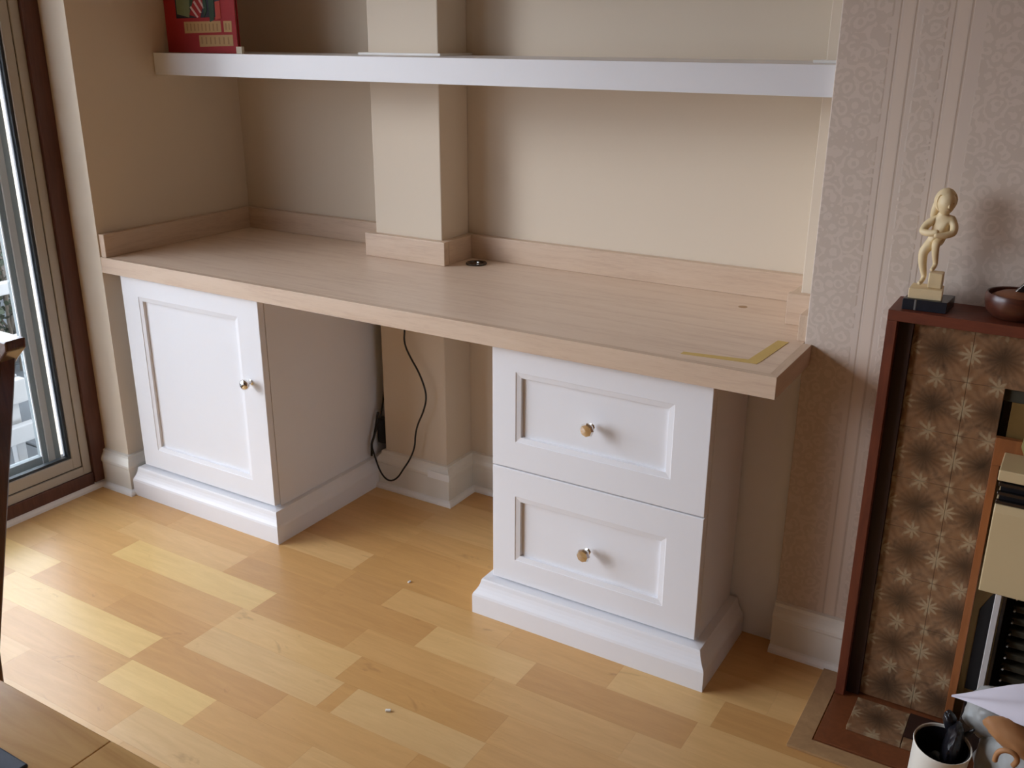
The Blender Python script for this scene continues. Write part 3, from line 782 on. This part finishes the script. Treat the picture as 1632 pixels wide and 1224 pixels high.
# head turned to the right, with a face: brow, nose, chin
def headf(x, y, z):
    s = 1-.22*max(0, -z); return (x*s, y*s*(1.0 if y > 0 else 1.05), z)
hd = ellipsoid('head', (2.245, .175, 1.091), (.0165, .0180, .0225), 'ivory', st, (.12, 0, .45), deform=headf)
def fp_(dx, dy, dz):      # point on the head in its own turned frame
    c, s_ = math.cos(.45), math.sin(.45); dx, dy, dz = dx*1.22, dy*1.2, dz*1.22; return (2.245+dx*c-dy*s_, .175+dx*s_+dy*c, 1.091+dz)
ellipsoid('nose', fp_(0, -.0150, -.003), (.0022, .0030, .0042), 'ivory', st, nu=12, nv=8)
for sx in (-1, 1): ellipsoid('eye', fp_(sx*.0052, -.0132, .0015), (.0024, .0014, .0014), 'oak_trim', st, nu=10, nv=6)
ellipsoid('mouth', fp_(0, -.0136, -.0090), (.0038, .0014, .0012), 'oak_trim', st, nu=10, nv=6)
def hairf(x, y, z):
    k = 1+.06*math.sin(14*math.atan2(y, x))*abs(math.sin(math.acos(max(-1, min(1, z))))); 
    if y < -.35 and z < .45: y = -.35-(y+.35)*.1
    return (x*k, y*k, z)
ellipsoid('hair', fp_(0, .0045, .0035), (.0195, .0195, .0232), 'ivory', st, (.1, 0, .45), deform=hairf)
skin('hair_lock', [V(2.231, .186, 1.094, .0090), V(2.227, .187, 1.080, .0085), V(2.224, .188, 1.068, .0065), V(2.222, .189, 1.058, .004)], [(0, 1), (1, 2), (2, 3)], 'ivory', st)

# ---------------------------------------------------------------- bowl on the mantel
bo = tag(empty('bowl', (2.392, .192, ZM)), 'dark brown wooden bowl standing on the mantel right of the figurine', 'bowl')
bc = (2.388, .190, ZM+.0003)
MB().lathe([(.030, 0), (.038, .002), (.050, .014), (.0545, .030), (.0545, .042), (.052, .047), (.0495, .046), (.049, .034), (.044, .020), (.030, .012), (.001, .010)], bc, 40).build('bowl_body', 'bowl', bo, smooth=True)
MB().lathe([(.0475, .032), (.044, .040), (.030, .047), (.012, .050), (.001, .0505)], bc, 36).build('lid', 'bowl_in', bo, smooth=True)
MB().prism([(-.012, .048), (.020, .050), (.034, .076), (.022, .088), (.014, .082)], .185, .197, lambda p, q, t: (2.392+p, t, ZM+q)).build('lid_handle', 'darkmetal', bo, .002)

# ---------------------------------------------------------------- tub and carrier bag by the hearth
def crump(seed, amp):
    from mathutils import noise
    def f(x, y, z):
        v = Vector((x, y, z))*2.0+Vector((seed, 0, 0)); k = 1+amp*noise.noise(v)+amp*.45*noise.noise(v*2.7)+amp*.22*noise.noise(v*6.1)
        return (x*k, y*k, z*k)
    return f
tb = tag(empty('waste_tub', (2.410, -.165, .010)), 'white plastic tub lined with black beside the hearth', 'tub')
TR = ((.10, .06, 0), (2.408, -.172, .0125))
tbo = MB().lathe([(.038, .0), (.040, .004), (.0470, .196), (.0485, .200), (.0478, .203), (.0462, .202), (.0440, .180), (.038, .02), (.0005, .014)], (0, 0, 0), 40).build('tub_body', 'tub', None, smooth=True)
tbo.rotation_euler, tbo.location = TR; link(tbo, tb)
ln = MB().lathe([(.040, .04), (.0435, .12), (.0458, .196), (.0435, .199), (.038, .165), (.028, .150), (.012, .146), (.0005, .148)], (0, 0, 0), 40).build('black_liner', 'bagblack', None, smooth=True)
ln.rotation_euler, ln.location = TR; link(ln, tb)
ellipsoid('liner_fold', (2.434, -.166, .196), (.0165, .044, .040), 'bagblack', tb, (.5, .12, 0), nu=40, nv=26, deform=crump(3.3, .13))
ellipsoid('liner_fold', (2.424, -.138, .222), (.012, .016, .026), 'bagblack', tb, (.3, -.3, 0), nu=30, nv=20, deform=crump(6.4, .12))
skin('liner_strap', [V(2.442, -.150, .205, .007), V(2.452, -.150, .216, .005), V(2.464, -.150, .233, .0025)], [(0, 1), (1, 2)], 'bagblack', tb)
skin('blue_wrapper', [V(2.405, -.172, .168, .009), V(2.415, -.175, .174, .008), V(2.424, -.188, .170, .008)], [(0, 1), (1, 2)], 'blueglass', tb)

cb_ = tag(empty('carrier_bag', (2.575, -.13, .010)), 'crumpled translucent carrier bag full of packaging in front of the gas fire', 'bag')
ellipsoid('bag_body', (2.578, -.135, .145), (.110, .090, .126), 'bag', cb_, nu=64, nv=40, deform=crump(1.7, .16))
ellipsoid('bag_fold', (2.500, -.095, .238), (.058, .045, .052), 'bag', cb_, (0, -.2, .2), nu=56, nv=30, deform=crump(5.2, .16))
ellipsoid('orange_packet', (2.540, -.180, .256), (.070, .024, .026), 'orange_peel', cb_, (0, .42, .05), nu=40, nv=24, deform=crump(4.7, .10))
tube('peel_curl', [(2.503, -.222, .236), (2.502, -.224, .252), (2.512, -.226, .266), (2.528, -.226, .266), (2.537, -.224, .252), (2.530, -.222, .238)], .0045, 'orange_peel', cb_)
pm = MB(); N_ = 18
for j in range(N_+1):
    for i in range(N_+1):
        u, v = i/N_, j/N_
        x = 2.417+u*.21; y = -.130+(.03-.125*v)*u-.004*v
        z = .274+(.098-.040*v)*u+.010*math.sin(5*u+2*v)*u+.008*math.sin(9*v+4*u)*u
        pm.v.append((x, y, z))
top = len(pm.v)
pm.v += [(x, y, z-.0012) for x, y, z in pm.v[:top]]
for j in range(N_):
    for i in range(N_):
        a = j*(N_+1)+i; q = (a, a+1, a+N_+2, a+N_+1); pm.f.append(q); pm.f.append(tuple(top+t_ for t_ in q[::-1]))
o = pm.build('crumpled_paper', 'paper', None, smooth=True); tag(o, 'crumpled sheet of white paper lying on top of the carrier bag', 'paper')

# ---------------------------------------------------------------- dining table and chair by the camera
dt = tag(empty('dining_table', (1.28, -1.8, 0)), 'polished brown dining table at the lower left with a leaf joint', 'table')
TX0, TX1, TY0, TY1, TZ = .45, 2.10, -2.35, -1.325, .75
box('table_leaf', 'table', TX0, 1.7785, TY0, TY1, TZ-.022, TZ, dt, .0012)
box('table_leaf', 'table', 1.7788, TX1, TY0, TY1, TZ-.022, TZ, dt, .0012)
box('apron', 'darkwood', TX0+.06, TX1-.06, TY1-.10, TY1-.08, TZ-.10, TZ-.022, dt)
box('apron', 'darkwood', TX0+.06, TX1-.06, TY0+.08, TY0+.10, TZ-.10, TZ-.022, dt)
for x in (TX0+.07, TX1-.07):
    for y in (TY0+.09, TY1-.09):
        MB().prism([(-.03, -.03), (.03, -.03), (.03, .03), (-.03, .03)], 0, 1, lambda p, q, t, x=x, y=y: (x+p*(.65+.35*t), y+q*(.65+.35*t), t*(TZ-.022))).build('leg', 'darkwood', dt, .002)
tag(box('placemat', 'mat', 1.36, 1.745, -1.72, -1.387, TZ, TZ+.004, None, .002), 'blue grey placemat on the polished dining table', 'placemat')

ch = tag(empty('dining_chair', (.93, -1.05, 0)), 'dark wooden dining chair back at the left edge in front of the door', 'chair')
def bar(name, a, b, wa, wb, mat='darkwood', par=None):
    """tapered rectangular post between a and b; w = (x, y) half sizes"""
    return MB().prism([(-1, -1), (1, -1), (1, 1), (-1, 1)], 0, 1, lambda p, q, t: (a[0]+(b[0]-a[0])*t+p*(wa[0]+(wb[0]-wa[0])*t), a[1]+(b[1]-a[1])*t+q*(wa[1]+(wb[1]-wa[1])*t), a[2]+(b[2]-a[2])*t)).build(name, mat, par, .003)
CX0, CX1 = .66, 1.064
for x in (CX0, CX1):
    bar('back_post', (x, -1.10, .0), (x, -1.075, .43), (.016, .018), (.018, .020), par=ch)
    bar('back_post', (x, -1.075, .43), (x, -.952, .905), (.018, .020), (.015, .014), par=ch)
    bar('front_leg', (x, -1.47, 0), (x, -1.47, .43), (.014, .014), (.02, .02), par=ch)
# crest rail with an overhanging shaped end
cr = MB()
cr.prism([(CX0-.045, .93), (CX0-.02, .905), (CX0-.01, .890), (CX1+.004, .890), (CX1+.016, .902), (CX1+.040, .922), (CX1+.042, .938), (CX1-.1, .939), (.862, .940), (CX0+.1, .939), (CX0-.045, .938)], -.968, -.934, lambda p, q, t: (p, t, q))
cr.build('crest_rail', 'darkwood', ch, .003)
for z in (.60, .74):
    y = -1.075+(z-.43)/.475*.123
    box('back_slat', 'darkwood', CX0, CX1, y-.008, y+.008, z-.02, z+.02, ch, .003)
box('seat', 'darkwood', CX0-.02, CX1+.02, -1.50, -1.06, .43, .455, ch, .006)

# ---------------------------------------------------------------- crumbs of plaster on the floor
for i, (x, y, s_) in enumerate(((1.365, -.425, .006), (1.087, .02, .005))):
    o = MB().box(-s_, s_, -s_*.5, s_*.5, 0, s_*.8).build('plaster_crumb', 'debris', None, .001, seg=1)
    o.location = (x, y, .0003); o.rotation_euler = (0, 0, .5+i)
    tag(o, ('white crumb of plaster on the floor left of the drawer unit', 'white crumb of plaster on the floor in the kneehole')[i], 'crumb')
